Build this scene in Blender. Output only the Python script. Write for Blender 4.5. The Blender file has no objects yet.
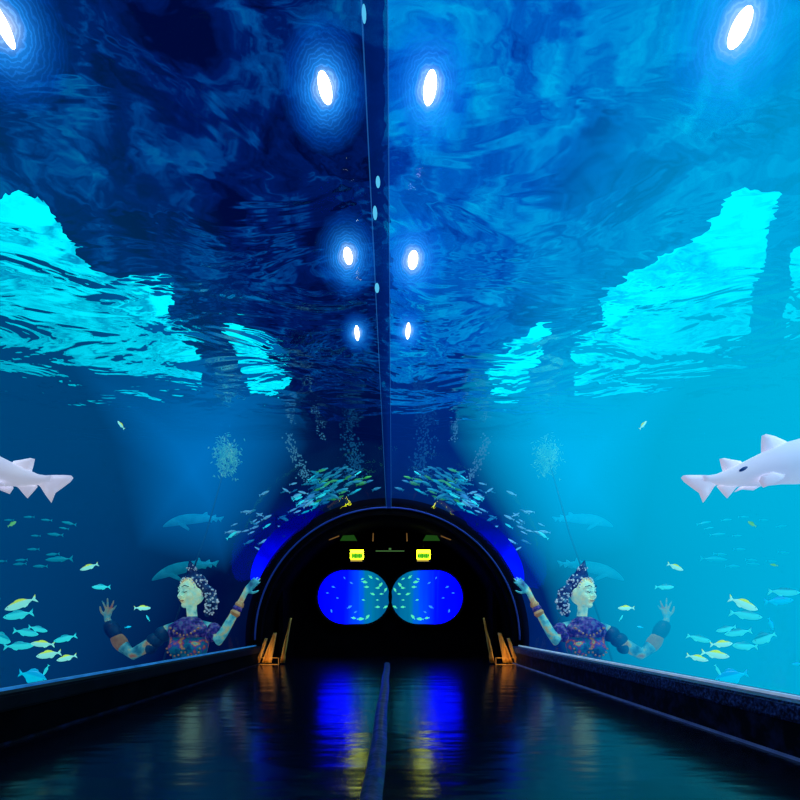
import bpy, bmesh, math, random
from mathutils import Vector, Matrix
R = math.radians
random.seed(7)
C = bpy.context.scene.collection

# ---------------------------------------------------------------- survey of the place
H = 0.62            # eye height
F = 500.0           # focal length in pixels of the 800 px frame
VX, VY = 392.0, 622.0
X0 = -0.07          # centre plane of the tunnel
TR = 2.0            # tunnel radius
TZ = 0.35           # height of the tunnel's axis
YP = 7.5            # portal
YW = 9.25           # back wall of the dark lobby
ZS = 4.0            # water surface
def P(x, y, Y): return Vector(((x-VX)/F*Y, Y, H+(VY-y)/F*Y))

# ---------------------------------------------------------------- materials
def new_mat(name):
    m = bpy.data.materials.new(name); m.use_nodes = True
    nt = m.node_tree; nt.nodes.clear()
    o = nt.nodes.new('ShaderNodeOutputMaterial')
    return m, nt, o
def N(nt, t, **kw):
    n = nt.nodes.new(t)
    for k, v in kw.items():
        if k in n.inputs: n.inputs[k].default_value = v
        else: setattr(n, k, v)
    return n
def L(nt, a, b): nt.links.new(a, b)
def ramp(nt, fac, stops):
    r = nt.nodes.new('ShaderNodeValToRGB'); L(nt, fac, r.inputs[0])
    e = r.color_ramp.elements
    while len(e) < len(stops): e.new(0.5)
    for i, (p, c) in enumerate(stops):
        e[i].position = p; e[i].color = (*c, 1) if len(c) == 3 else c
    return r.outputs[0]
def pbr(name, stops, scale=4, rough=.5, spec=.5, bump=0, emis=0, metal=0, ior=1.45, stretch=(1,1,1), detail=4, coords='Object'):
    m, nt, o = new_mat(name)
    tc = N(nt, 'ShaderNodeTexCoord'); mp = N(nt, 'ShaderNodeMapping'); mp.inputs['Scale'].default_value = stretch
    L(nt, tc.outputs[coords], mp.inputs[0])
    nz = N(nt, 'ShaderNodeTexNoise', Scale=scale, Detail=detail); L(nt, mp.outputs[0], nz.inputs['Vector'])
    col = ramp(nt, nz.outputs['Fac'], stops)
    b = N(nt, 'ShaderNodeBsdfPrincipled', Roughness=rough, Metallic=metal, IOR=ior)
    b.inputs['Specular IOR Level'].default_value = spec
    L(nt, col, b.inputs['Base Color'])
    if emis:
        L(nt, col, b.inputs['Emission Color']); b.inputs['Emission Strength'].default_value = emis
    if bump:
        bp = N(nt, 'ShaderNodeBump', Strength=bump, Distance=.05); L(nt, nz.outputs['Fac'], bp.inputs['Height']); L(nt, bp.outputs[0], b.inputs['Normal'])
    L(nt, b.outputs[0], o.inputs[0])
    return m
def emit(name, col, s):
    m, nt, o = new_mat(name)
    e = N(nt, 'ShaderNodeEmission', Strength=s); e.inputs[0].default_value = (*col, 1); L(nt, e.outputs[0], o.inputs[0])
    return m

def water_mat(name, linf, sigma):  # emission stands in for light scattered in the water
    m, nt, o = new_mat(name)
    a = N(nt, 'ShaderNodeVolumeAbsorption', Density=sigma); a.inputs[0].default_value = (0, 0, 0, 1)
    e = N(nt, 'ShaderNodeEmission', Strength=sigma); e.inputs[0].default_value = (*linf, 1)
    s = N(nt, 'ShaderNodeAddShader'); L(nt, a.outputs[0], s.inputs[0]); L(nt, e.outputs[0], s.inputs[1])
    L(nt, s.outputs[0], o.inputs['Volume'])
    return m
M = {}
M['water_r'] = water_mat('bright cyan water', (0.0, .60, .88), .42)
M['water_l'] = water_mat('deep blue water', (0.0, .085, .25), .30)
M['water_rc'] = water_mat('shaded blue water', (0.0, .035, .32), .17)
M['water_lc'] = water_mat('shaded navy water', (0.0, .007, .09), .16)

# acrylic
m, nt, o = new_mat('acrylic'); M['acrylic'] = m
t = N(nt, 'ShaderNodeBsdfTransparent'); t.inputs[0].default_value = (.93, .96, 1, 1)
g = N(nt, 'ShaderNodeBsdfGlossy', Roughness=.04)
lw = N(nt, 'ShaderNodeLayerWeight', Blend=.15); mu = N(nt, 'ShaderNodeMath', operation='MULTIPLY'); mu.inputs[1].default_value = .10
L(nt, lw.outputs['Facing'], mu.inputs[0])
mx = N(nt, 'ShaderNodeMixShader'); L(nt, mu.outputs[0], mx.inputs[0]); L(nt, t.outputs[0], mx.inputs[1]); L(nt, g.outputs[0], mx.inputs[2]); L(nt, mx.outputs[0], o.inputs[0])

# rippled water surface
m, nt, o = new_mat('rippled surface'); M['surface'] = m
tc = N(nt, 'ShaderNodeTexCoord'); mp = N(nt, 'ShaderNodeMapping'); mp.inputs['Scale'].default_value = (1.0, 1.5, 1)
L(nt, tc.outputs['Object'], mp.inputs[0])
n1 = N(nt, 'ShaderNodeTexNoise', Scale=.85, Detail=3.5, Roughness=.48, Distortion=.5); L(nt, mp.outputs[0], n1.inputs['Vector'])
bp = N(nt, 'ShaderNodeBump', Strength=1.0, Distance=.14); L(nt, n1.outputs['Fac'], bp.inputs['Height'])
gl = N(nt, 'ShaderNodeBsdfGlass', IOR=1.09, Roughness=0.0); L(nt, bp.outputs[0], gl.inputs['Normal']); L(nt, gl.outputs[0], o.inputs[0])

# roof of the tank hall, its mottled glow painted in by emission
def roof_mat(name, stops, strength):
    m, nt, o = new_mat(name)
    tc = N(nt, 'ShaderNodeTexCoord')
    n1 = N(nt, 'ShaderNodeTexNoise', Scale=1.1, Detail=8, Roughness=.62, Distortion=.8); L(nt, tc.outputs['Object'], n1.inputs['Vector'])
    c = ramp(nt, n1.outputs['Fac'], stops)
    e = N(nt, 'ShaderNodeEmission', Strength=strength); L(nt, c, e.inputs[0]); L(nt, e.outputs[0], o.inputs[0])
    return m
M['roof_l'] = roof_mat('translucent roof blue', [(.38, (0, .001, .02)), (.52, (0, .012, .13)), (.60, (0, .07, .32)), (.72, (0, .2, .5))], 1.1)
M['roof_r'] = roof_mat('translucent roof cyan', [(.34, (0, .03, .25)), (.48, (0, .12, .50)), (.58, (0, .28, .68)), (.70, (0, .5, .85))], 1.3)
def sky_mat(name, a, b):
    m, nt, o = new_mat(name)
    tc = N(nt, 'ShaderNodeTexCoord'); mp = N(nt, 'ShaderNodeMapping'); mp.inputs['Scale'].default_value = (.8, 1.6, 1); L(nt, tc.outputs['Object'], mp.inputs[0])
    n1 = N(nt, 'ShaderNodeTexNoise', Scale=1.6, Detail=6, Roughness=.6, Distortion=1.0); L(nt, mp.outputs[0], n1.inputs['Vector'])
    c = ramp(nt, n1.outputs['Fac'], [(.36, a), (.52, b), (.62, tuple(min(1.2, v*1.15) for v in b))])
    e = N(nt, 'ShaderNodeEmission', Strength=2.6); L(nt, c, e.inputs[0]); L(nt, e.outputs[0], o.inputs[0])
    return m
M['sky_l'] = sky_mat('skylight glazing', (0, .25, .42), (0, .86, .98))
M['sky_r'] = sky_mat('skylight glazing cyan', (0, .42, .62), (0, .98, 1.0))

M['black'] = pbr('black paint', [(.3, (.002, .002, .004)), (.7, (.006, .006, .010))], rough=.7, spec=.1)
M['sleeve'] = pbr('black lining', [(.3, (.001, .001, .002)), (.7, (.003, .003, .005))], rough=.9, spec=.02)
M['rock'] = pbr('dark rock', [(.3, (.0, .004, .02)), (.7, (.004, .03, .07))], scale=1.2, rough=.95, spec=0, bump=.6)
M['sand'] = pbr('tank sand', [(.3, (.05, .12, .16)), (.7, (.10, .2, .24))], scale=3, rough=1, spec=0)
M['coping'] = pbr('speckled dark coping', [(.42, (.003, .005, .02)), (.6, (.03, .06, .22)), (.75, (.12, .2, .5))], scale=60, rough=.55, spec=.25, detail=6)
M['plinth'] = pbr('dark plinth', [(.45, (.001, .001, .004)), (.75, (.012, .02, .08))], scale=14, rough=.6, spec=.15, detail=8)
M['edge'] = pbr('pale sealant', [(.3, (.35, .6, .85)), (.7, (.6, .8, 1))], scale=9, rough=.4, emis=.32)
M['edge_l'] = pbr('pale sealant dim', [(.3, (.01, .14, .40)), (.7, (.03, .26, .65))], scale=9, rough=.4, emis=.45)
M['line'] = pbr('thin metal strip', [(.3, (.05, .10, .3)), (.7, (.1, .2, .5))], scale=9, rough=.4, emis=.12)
M['blueline'] = pbr('blue arch trim', [(.3, (.01, .03, .28)), (.7, (.008, .05, .3))], scale=2, rough=.8, emis=.10)
M['chrome'] = pbr('dull metal', [(.3, (.1, .1, .12)), (.7, (.2, .2, .22))], rough=.3, metal=1)

# wet dark floor
m, nt, o = new_mat('glossy wet floor'); M['floor'] = m
tc = N(nt, 'ShaderNodeTexCoord'); mp = N(nt, 'ShaderNodeMapping'); mp.inputs['Scale'].default_value = (.7, 1.7, 1); L(nt, tc.outputs['Object'], mp.inputs[0])
n1 = N(nt, 'ShaderNodeTexNoise', Scale=2.6, Detail=3, Roughness=.5); L(nt, mp.outputs[0], n1.inputs['Vector'])
bp = N(nt, 'ShaderNodeBump', Strength=.15, Distance=.05); L(nt, n1.outputs['Fac'], bp.inputs['Height'])
b = N(nt, 'ShaderNodeBsdfPrincipled', Roughness=.17, IOR=1.31)
b.inputs['Base Color'].default_value = (.001, .002, .008, 1); L(nt, bp.outputs[0], b.inputs['Normal']); L(nt, b.outputs[0], o.inputs[0])

# crown joint
def seam_mat(name, col, alpha, es):
    m, nt, o = new_mat(name)
    t = N(nt, 'ShaderNodeBsdfTransparent'); e = N(nt, 'ShaderNodeEmission', Strength=es); e.inputs[0].default_value = (*col, 1)
    mx = N(nt, 'ShaderNodeMixShader'); mx.inputs[0].default_value = alpha
    L(nt, t.outputs[0], mx.inputs[1]); L(nt, e.outputs[0], mx.inputs[2]); L(nt, mx.outputs[0], o.inputs[0]); return m
M['joint'] = seam_mat('acrylic joint', (0, .012, .13), .45, 1)
M['jointline'] = seam_mat('acrylic joint edge', (.02, .16, .55), .30, 1)

# ---------------------------------------------------------------- mesh helpers
def link(name, bm, mat, parent=None, smooth=True, mats=None):
    me = bpy.data.meshes.new(name)
    bmesh.ops.recalc_face_normals(bm, faces=bm.faces)
    bm.to_mesh(me); bm.free()
    for p in me.polygons: p.use_smooth = smooth
    for x in (mats or [mat]): me.materials.append(x)
    o = bpy.data.objects.new(name, me); C.objects.link(o)
    if parent: o.parent = parent
    return o
def tag(o, label=None, cat=None, group=None, kind=None):
    if label: o['label'] = label
    if cat: o['category'] = cat
    if group: o['group'] = group
    if kind: o['kind'] = kind
    return o
def struct(name, bm, mat, parent=None, smooth=False, label=None):
    o = link(name, bm, mat, parent, smooth)
    if not parent: o['kind'] = 'structure'
    return o
def empty(name, loc=(0, 0, 0), rot=(0, 0, 0)):
    o = bpy.data.objects.new(name, None); C.objects.link(o); o.location = loc; o.rotation_euler = rot; return o
def box(bm, x0, x1, y0, y1, z0, z1):
    v = [bm.verts.new((x, y, z)) for x in (x0, x1) for y in (y0, y1) for z in (z0, z1)]
    for f in ((0,1,3,2),(4,6,7,5),(0,4,5,1),(2,3,7,6),(0,2,6,4),(1,5,7,3)): bm.faces.new([v[i] for i in f])
def grid(bm, pts):
    vs = [[bm.verts.new(p) for p in row] for row in pts]
    for i in range(len(vs)-1):
        for j in range(len(vs[0])-1): bm.faces.new((vs[i][j], vs[i][j+1], vs[i+1][j+1], vs[i+1][j]))
    return vs
def prism(bm, poly, y0, y1):
    a = [bm.verts.new((x, y0, z)) for x, z in poly]; b = [bm.verts.new((x, y1, z)) for x, z in poly]
    n = len(poly)
    for i in range(n): bm.faces.new((a[i], a[(i+1) % n], b[(i+1) % n], b[i]))
    bm.faces.new(a[::-1]); bm.faces.new(b)
def loft(bm, rings, cap=True, closed=True):
    vs = [[bm.verts.new(p) for p in r] for r in rings]; n = len(vs[0])
    for i in range(len(vs)-1):
        for j in range(n if closed else n-1): bm.faces.new((vs[i][j], vs[i][(j+1) % n], vs[i+1][(j+1) % n], vs[i+1][j]))
    if cap: bm.faces.new(vs[0][::-1]); bm.faces.new(vs[-1])
def ellipsoid(bm, c, r, rot=None, seg=20, rings=12):
    mtx = Matrix.Translation(c) @ (rot.to_4x4() if rot else Matrix.Identity(4)) @ Matrix.Diagonal((*r, 1))
    bmesh.ops.create_uvsphere(bm, u_segments=seg, v_segments=rings, radius=1, matrix=mtx)
def tube(bm, pts, rad, n=12):
    """a closed tapered tube with rounded ends through pts"""
    pts = [Vector(p) for p in pts]
    if not hasattr(rad, '__len__'): rad = [rad]*len(pts)
    rings = []; k = len(pts)
    for i, p in enumerate(pts):
        d = (pts[min(i+1, k-1)]-pts[max(i-1, 0)]).normalized()
        u = d.orthogonal().normalized() if i == 0 else (u - d*u.dot(d)).normalized()
        w = d.cross(u)
        ring = lambda c, r: [c+(u*math.cos(2*math.pi*j/n)+w*math.sin(2*math.pi*j/n))*r for j in range(n)]
        if i == 0: rings += [ring(p-d*rad[0]*.85, rad[0]*.45), ring(p-d*rad[0]*.5, rad[0]*.85)]
        rings.append(ring(p, rad[i]))
        if i == k-1: rings += [ring(p+d*rad[i]*.5, rad[i]*.85), ring(p+d*rad[i]*.85, rad[i]*.45)]
    loft(bm, rings)
def fin(bm, outline, thick, axis='y'):
    """a thin closed blade from an outline in the local xz plane, thinned to its rim"""
    c = Vector((sum(p[0] for p in outline)/len(outline), 0, sum(p[1] for p in outline)/len(outline)))
    n = len(outline)
    rim = [bm.verts.new((p[0], 0, p[1])) for p in outline]
    for s in (-1, 1):
        inn = [bm.verts.new((c.x+(p[0]-c.x)*.55, s*thick, c.z+(p[1]-c.z)*.55)) for p in outline]
        for i in range(n):
            q = (rim[i], rim[(i+1) % n], inn[(i+1) % n], inn[i])
            bm.faces.new(q if s < 0 else q[::-1])
        bm.faces.new(inn if s < 0 else inn[::-1])
def arc(r, a0, a1, n, cx=X0, cz=TZ):
    return [(cx+r*math.cos(R(a0+(a1-a0)*i/n)), cz+r*math.sin(R(a0+(a1-a0)*i/n))) for i in range(n+1)]

# ---------------------------------------------------------------- the setting
bm = bmesh.new(); box(bm, X0-2.1, X0+2.1, -2, YW, -.1, 0); struct('floor', bm, M['floor'])
# acrylic vault, a pane on each side of the crown joint
for k, (a0, a1) in enumerate(((-3, 89.6), (90.4, 183))):
    bm = bmesh.new(); pts = [[Vector((x, y, z)) for x, z in arc(TR, a0, a1, 48)] for y in [-2+9.5*i/20 for i in range(21)]]
    grid(bm, pts); struct('window_%d' % (k+1), bm, M['acrylic'], smooth=True)
# crown joint
bm = bmesh.new()
box(bm, -.080, -.012, -2, YP, TZ+TR-.030, TZ+TR-.012); trim = struct('trim_1', bm, M['joint'])
for x in (-.084, -.012):
    bm = bmesh.new(); box(bm, x-.002, x+.002, -2, YP, TZ+TR-.036, TZ+TR-.030); link('joint_edge', bm, M['jointline'], trim, False)
# ledges: coping, sealant line, plinth, floor strip
for s, side in ((-1, 'left'), (1, 'right')):
    f = lambda a, b: (X0+min(s*a, s*b), X0+max(s*a, s*b))
    bm = bmesh.new(); box(bm, *f(1.86, 2.10), -2, YP, .17, .258)
    bmesh.ops.bevel(bm, geom=bm.edges[:], offset=.012, segments=3, affect='EDGES')
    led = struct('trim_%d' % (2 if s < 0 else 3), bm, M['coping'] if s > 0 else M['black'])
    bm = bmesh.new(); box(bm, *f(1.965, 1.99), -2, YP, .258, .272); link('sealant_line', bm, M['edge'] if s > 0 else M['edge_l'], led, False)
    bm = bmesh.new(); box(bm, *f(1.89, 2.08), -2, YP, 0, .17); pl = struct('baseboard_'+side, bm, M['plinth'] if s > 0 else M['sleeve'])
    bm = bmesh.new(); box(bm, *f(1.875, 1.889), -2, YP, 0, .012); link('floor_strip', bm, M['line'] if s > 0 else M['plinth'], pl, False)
# floor seam
bm = bmesh.new()
pts = []
rows = [-2+9.5*i/60 for i in range(61)]
grid(bm, [[Vector((X0+dx+.004*math.sin(y*3.1)+.0015*math.sin(y*13), y, z)) for dx, z in ((-.04, .001), (-.026, .012), (-.008, .017), (.012, .015), (.026, .010), (.04, .001))] for y in rows])
M['seam'] = pbr('raised floor joint', [(.35, (.002, .006, .03)), (.7, (.004, .014, .07))], scale=8, rough=.4, spec=.5, bump=.5)
struct('trim_4', bm, M['seam'], smooth=True)

# portal ring and its blue line, the black lining behind it
def annulus(bm, r0, r1, y0, y1, a0=-12, a1=192, n=72):
    a, b = arc(r0, a0, a1, n), arc(r1, a0, a1, n)
    loft(bm, [[Vector((x0, y0, z0)), Vector((x1, y0, z1)), Vector((x1, y1, z1)), Vector((x0, y1, z0))] for (x0, z0), (x1, z1) in zip(a, b)])
bm = bmesh.new(); annulus(bm, 1.90, 2.13, YP, YP+.12); ring = struct('trim_5', bm, M['sleeve'])
bm = bmesh.new(); annulus(bm, 1.972, 1.992, YP-.03, YP-.002, 0, 180); link('blue_line', bm, M['blueline'], ring, True)
bm = bmesh.new(); annulus(bm, 1.93, 2.13, YP+.12, YW); struct('ceiling', bm, M['sleeve'], smooth=True)
for s, side in ((-1, 'left'), (1, 'right')):
    bm = bmesh.new(); x = sorted((X0+s*1.75, X0+s*1.82)); box(bm, x[0], x[1], 8.35, YW, 0, 1.7); struct('wall_lobby_'+side, bm, M['sleeve'])
bm = bmesh.new(); box(bm, X0-2.1, X0+2.1, YW, YW+.05, -.1, 2.6); struct('wall_back', bm, M['sleeve'])
bm = bmesh.new(); box(bm, X0-2.3, X0+2.3, -2.1, -2, -.2, 2.6); struct('wall_front', bm, M['sleeve'])

# tank shell
bm = bmesh.new(); box(bm, -9.3, 9.3, YW+.06, YW+.3, -1, 4.15); struct('wall_tank_far', bm, M['rock'])
bm = bmesh.new(); box(bm, -9.3, -9.1, -2, YW, -1, 6.3); struct('wall_tank_left', bm, M['rock'])
bm = bmesh.new(); box(bm, 9.1, 9.3, -2, YW, -1, 6.3); struct('wall_tank_right', bm, M['rock'])
bm = bmesh.new(); box(bm, -9.1, X0-2.12, -2, YW, -.95, -.82); struct('floor_tank_left', bm, M['sand'])
bm = bmesh.new(); box(bm, X0+2.12, 9.1, -2, YW, -.95, -.82); struct('floor_tank_right', bm, M['sand'])
# the water either side of the centre plane: painted glow, bright outer, dark inner
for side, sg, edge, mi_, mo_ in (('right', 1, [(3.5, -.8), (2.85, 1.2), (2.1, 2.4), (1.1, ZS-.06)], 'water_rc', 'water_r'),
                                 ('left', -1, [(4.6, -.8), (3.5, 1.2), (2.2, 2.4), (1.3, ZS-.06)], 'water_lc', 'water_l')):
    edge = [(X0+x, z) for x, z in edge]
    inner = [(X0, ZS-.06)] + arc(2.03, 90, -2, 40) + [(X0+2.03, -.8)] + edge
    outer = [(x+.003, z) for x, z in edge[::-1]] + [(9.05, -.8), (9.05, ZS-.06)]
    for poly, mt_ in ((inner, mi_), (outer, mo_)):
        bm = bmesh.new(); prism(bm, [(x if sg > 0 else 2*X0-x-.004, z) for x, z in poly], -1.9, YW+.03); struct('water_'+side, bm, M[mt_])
for sg, side in ((1, 'right'), (-1, 'left')):        # glowing prisms added to paint bright bands beside the arch
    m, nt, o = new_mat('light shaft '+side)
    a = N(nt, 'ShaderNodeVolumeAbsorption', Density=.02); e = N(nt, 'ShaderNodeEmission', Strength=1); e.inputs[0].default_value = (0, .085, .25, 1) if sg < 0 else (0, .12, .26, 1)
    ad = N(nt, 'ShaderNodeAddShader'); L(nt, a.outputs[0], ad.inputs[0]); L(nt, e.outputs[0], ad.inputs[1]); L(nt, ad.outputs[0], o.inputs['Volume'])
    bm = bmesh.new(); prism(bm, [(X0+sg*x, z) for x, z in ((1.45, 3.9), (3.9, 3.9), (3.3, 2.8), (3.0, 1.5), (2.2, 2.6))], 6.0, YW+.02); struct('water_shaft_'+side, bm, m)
bm = bmesh.new(); grid(bm, [[Vector((x, y, ZS)) for x in (-9.1, 9.1)] for y in (-2, YW+.05)]); struct('water_surface', bm, M['surface'])
ZR = 5.0
bm = bmesh.new(); box(bm, -14, X0, -3, 22, 6.0, 6.1); struct('ceiling_hall_left', bm, M['roof_l'])
bm = bmesh.new(); box(bm, X0, 14, -3, 22, 6.0, 6.1); struct('ceiling_hall_right', bm, M['roof_r'])

# skylights over the tank, where they show through the water
IOR = 1.09
def through(x, y, zr):
    d = Vector(((x-VX)/F, 1, (VY-y)/F)); t = (ZS-H)/d.z
    p = Vector((0, 0, H))+d*t; d.normalize()
    h = Vector((d.x, d.y)); hl = h.length; s = min(.985, hl*IOR)
    return Vector((p.x+h.x/hl*s/math.sqrt(1-s*s)*(zr-ZS), p.y+h.y/hl*s/math.sqrt(1-s*s)*(zr-ZS)))
def sky(outline, side, label, zr=4.28):
    pts = [through(x, y, zr) for x, y in outline]
    if side < 0: pts = [Vector((2*X0-p.x, p.y)) for p in pts]
    c = sum(pts, Vector((0, 0)))/len(pts)
    t = empty('skylight', (c.x, c.y, zr))
    tag(t, label, 'skylight')
    bm = bmesh.new()
    # ragged outline: subdivide and jitter
    fine = []
    n = len(pts)
    for i in range(n):
        a, b_ = pts[i], pts[(i+1) % n]
        for k in range(6):
            q = a.lerp(b_, k/6); fine.append(q-c+Vector((random.uniform(-.04, .04), random.uniform(-.05, .05)))*(1 if k else 0))
    vs = [bm.verts.new((p.x, p.y, 0)) for p in fine]; f = bm.faces.new(vs)
    bmesh.ops.triangulate(bm, faces=[f])
    link('glazing', bm, M['sky_r'] if side > 0 else M['sky_l'], t, False)
    return t
main = [(726,200),(750,191),(782,198),(770,228),(760,262),(752,300),(750,352),(710,372),(640,398),(575,392),(572,352),(608,320),(598,296),(660,280),(690,256),(712,222)]
sec = [(500,400),(484,372),(520,342),(540,322),(552,330),(530,372),(520,400)]
thr = [(792,250),(830,230),(840,330),(812,350),(782,330)]
sky(main, 1, 'large bright cyan skylight rippling above the right side tank')
sky(main[:3]+[(775,222),(795,240),(800,300),(800,360),(770,392),(720,400),(640,402)]+main[9:], -1, 'large bright cyan skylight rippling above the left side tank')
sky(sec, 1, 'narrow cyan skylight strip near the tunnel crown on the right')
sky(sec, -1, 'narrow cyan skylight strip near the tunnel crown on the left')
sky(thr, 1, 'cyan skylight at the outer right edge of the tank')
sky(thr, -1, 'cyan skylight at the outer left edge of the tank')

# ---------------------------------------------------------------- underwater lamps
M['bulb'] = emit('lamp lens', (1, 1, 1), 9)
def halo_mat():  # lamp glow and its rings, painted on a fading emissive disc
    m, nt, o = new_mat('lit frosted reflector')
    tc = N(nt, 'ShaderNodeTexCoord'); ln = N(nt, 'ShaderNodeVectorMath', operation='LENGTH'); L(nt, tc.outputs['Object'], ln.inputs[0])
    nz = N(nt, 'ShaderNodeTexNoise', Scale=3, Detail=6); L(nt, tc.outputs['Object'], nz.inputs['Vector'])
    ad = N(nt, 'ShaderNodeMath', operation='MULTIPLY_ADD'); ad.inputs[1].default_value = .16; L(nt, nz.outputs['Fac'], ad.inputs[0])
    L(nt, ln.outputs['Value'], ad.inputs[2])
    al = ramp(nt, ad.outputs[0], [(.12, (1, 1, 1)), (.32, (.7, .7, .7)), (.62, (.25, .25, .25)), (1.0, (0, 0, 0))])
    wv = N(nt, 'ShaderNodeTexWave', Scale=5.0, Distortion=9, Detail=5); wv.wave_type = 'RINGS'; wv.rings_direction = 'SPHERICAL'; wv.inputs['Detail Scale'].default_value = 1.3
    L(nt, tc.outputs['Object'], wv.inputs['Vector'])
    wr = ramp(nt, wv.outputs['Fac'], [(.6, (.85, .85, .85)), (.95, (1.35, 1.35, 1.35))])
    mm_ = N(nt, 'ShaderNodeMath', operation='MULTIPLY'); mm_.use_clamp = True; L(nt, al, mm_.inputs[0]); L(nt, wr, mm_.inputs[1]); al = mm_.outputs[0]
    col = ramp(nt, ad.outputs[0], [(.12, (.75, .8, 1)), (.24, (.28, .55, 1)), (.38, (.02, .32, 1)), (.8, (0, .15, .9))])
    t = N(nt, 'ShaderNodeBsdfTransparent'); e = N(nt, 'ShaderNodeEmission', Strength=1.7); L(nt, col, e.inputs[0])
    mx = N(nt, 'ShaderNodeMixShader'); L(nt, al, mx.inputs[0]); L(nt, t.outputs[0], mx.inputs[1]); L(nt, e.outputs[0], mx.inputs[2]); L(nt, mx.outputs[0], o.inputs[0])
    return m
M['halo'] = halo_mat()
LZ = 3.7
def lamp(px, py, w, h, tilt, glow, label):
    Y = F*(LZ-H)/(VY-py); s = Y/F
    loc = P(px, py, Y)
    t = empty('underwater_lamp', loc); tag(t, label, 'lamp', 'underwater lamps over the tunnel')
    d = (Vector((0, 0, H))-loc).normalized()
    t.rotation_euler = d.to_track_quat('Z', 'Y').to_euler()
    # lens: a shallow ellipsoidal dome
    bm = bmesh.new(); ellipsoid(bm, (0, 0, .03), (w*s*.68, h*s*.60, .03), Matrix.Rotation(R(tilt), 3, 'Z')); link('lens', bm, M['bulb'], t)
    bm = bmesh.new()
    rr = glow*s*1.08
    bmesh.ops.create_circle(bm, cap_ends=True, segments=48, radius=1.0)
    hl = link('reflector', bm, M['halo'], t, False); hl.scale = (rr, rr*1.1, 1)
    bm = bmesh.new(); e = [((w*s*.66)*k, (h*s*.58)*k, -z) for k, z in ((.9, .01), (1, .05), (.8, .14), (.3, .18))]
    loft(bm, [[Matrix.Rotation(R(tilt), 3, 'Z') @ Vector((a*math.cos(j*math.pi/10), b_*math.sin(j*math.pi/10), z)) for j in range(20)] for a, b_, z in e])
    link('housing', bm, M['black'], t)
    return t
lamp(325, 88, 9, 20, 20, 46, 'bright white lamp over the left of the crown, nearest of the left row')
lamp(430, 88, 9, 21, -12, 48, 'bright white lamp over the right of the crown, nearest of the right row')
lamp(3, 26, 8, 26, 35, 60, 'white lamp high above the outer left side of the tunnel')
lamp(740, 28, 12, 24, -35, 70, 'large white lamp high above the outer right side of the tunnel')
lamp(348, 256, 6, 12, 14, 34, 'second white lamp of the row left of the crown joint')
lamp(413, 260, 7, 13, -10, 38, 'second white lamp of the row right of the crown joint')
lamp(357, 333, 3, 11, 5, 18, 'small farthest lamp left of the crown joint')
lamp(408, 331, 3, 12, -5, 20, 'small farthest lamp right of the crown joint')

M['drop'] = emit('lit droplet', (.10, .60, 1), .9)  # emissive pale blue blobs along the crown joint
for px, py, h_, words in ((364, 14, 9, 'uppermost'), (378, 182, 7, 'second'), (375, 213, 9, 'third'), (377, 288, 7, 'lowest')):
    Y = F*(TZ+TR-.06-H)/(VY-py); k = Y/F; b = bmesh.new(); ellipsoid(b, P(px, py, Y), (2.2*k, h_*.9*k, 3*k), seg=12, rings=8)
    tag(link('air_bubble', b, M['drop']), '%s pale blue air bubble trapped along the crown joint' % words, 'bubble')

# ---------------------------------------------------------------- fish
def fish_mat(name, top, belly, es=.25):  # emission paints extra brightness into the fish colours
    m, nt, o = new_mat(name)
    tc = N(nt, 'ShaderNodeTexCoord'); sp = N(nt, 'ShaderNodeSeparateXYZ'); L(nt, tc.outputs['Object'], sp.inputs[0])
    mr = N(nt, 'ShaderNodeMapRange'); mr.inputs[1].default_value = -.12; mr.inputs[2].default_value = .14; L(nt, sp.outputs[2], mr.inputs[0])
    c = ramp(nt, mr.outputs[0], [(.25, belly), (.62, belly), (.8, top)])
    b = N(nt, 'ShaderNodeBsdfPrincipled', Roughness=.4); L(nt, c, b.inputs['Base Color']); L(nt, c, b.inputs['Emission Color']); b.inputs['Emission Strength'].default_value = es
    L(nt, b.outputs[0], o.inputs[0]); return m
M['fish_teal'] = fish_mat('teal silver scales', (.0, .40, .5), (.03, .85, .85), .75)
M['fish_yellow'] = fish_mat('yellow backed scales', (.55, .85, .08), (.28, 1, .82), .75)
M['fish_blue'] = fish_mat('blue scales', (.0, .42, .72), (.0, .62, .85), .8)
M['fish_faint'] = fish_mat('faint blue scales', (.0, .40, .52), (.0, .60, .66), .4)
M['fish_silver'] = fish_mat('silver scales', (.05, .35, .6), (.22, .75, .92), .30)
M['fish_green'] = fish_mat('green scales', (.1, .7, .1), (.2, .9, .3), .5)
M['fish_ltgreen'] = fish_mat('glowing green scales', (.1, .9, .4), (.1, 1, .5), .9)
M['fish_ltblue'] = fish_mat('glowing blue scales', (.03, .3, 1), (.05, .4, 1), .8)
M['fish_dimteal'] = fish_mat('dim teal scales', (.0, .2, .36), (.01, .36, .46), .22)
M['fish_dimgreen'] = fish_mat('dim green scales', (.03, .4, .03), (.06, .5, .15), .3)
M['eye'] = pbr('fish eye', [(.3, (.002, .004, .01)), (.7, (.01, .01, .02))], rough=.1)

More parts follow.
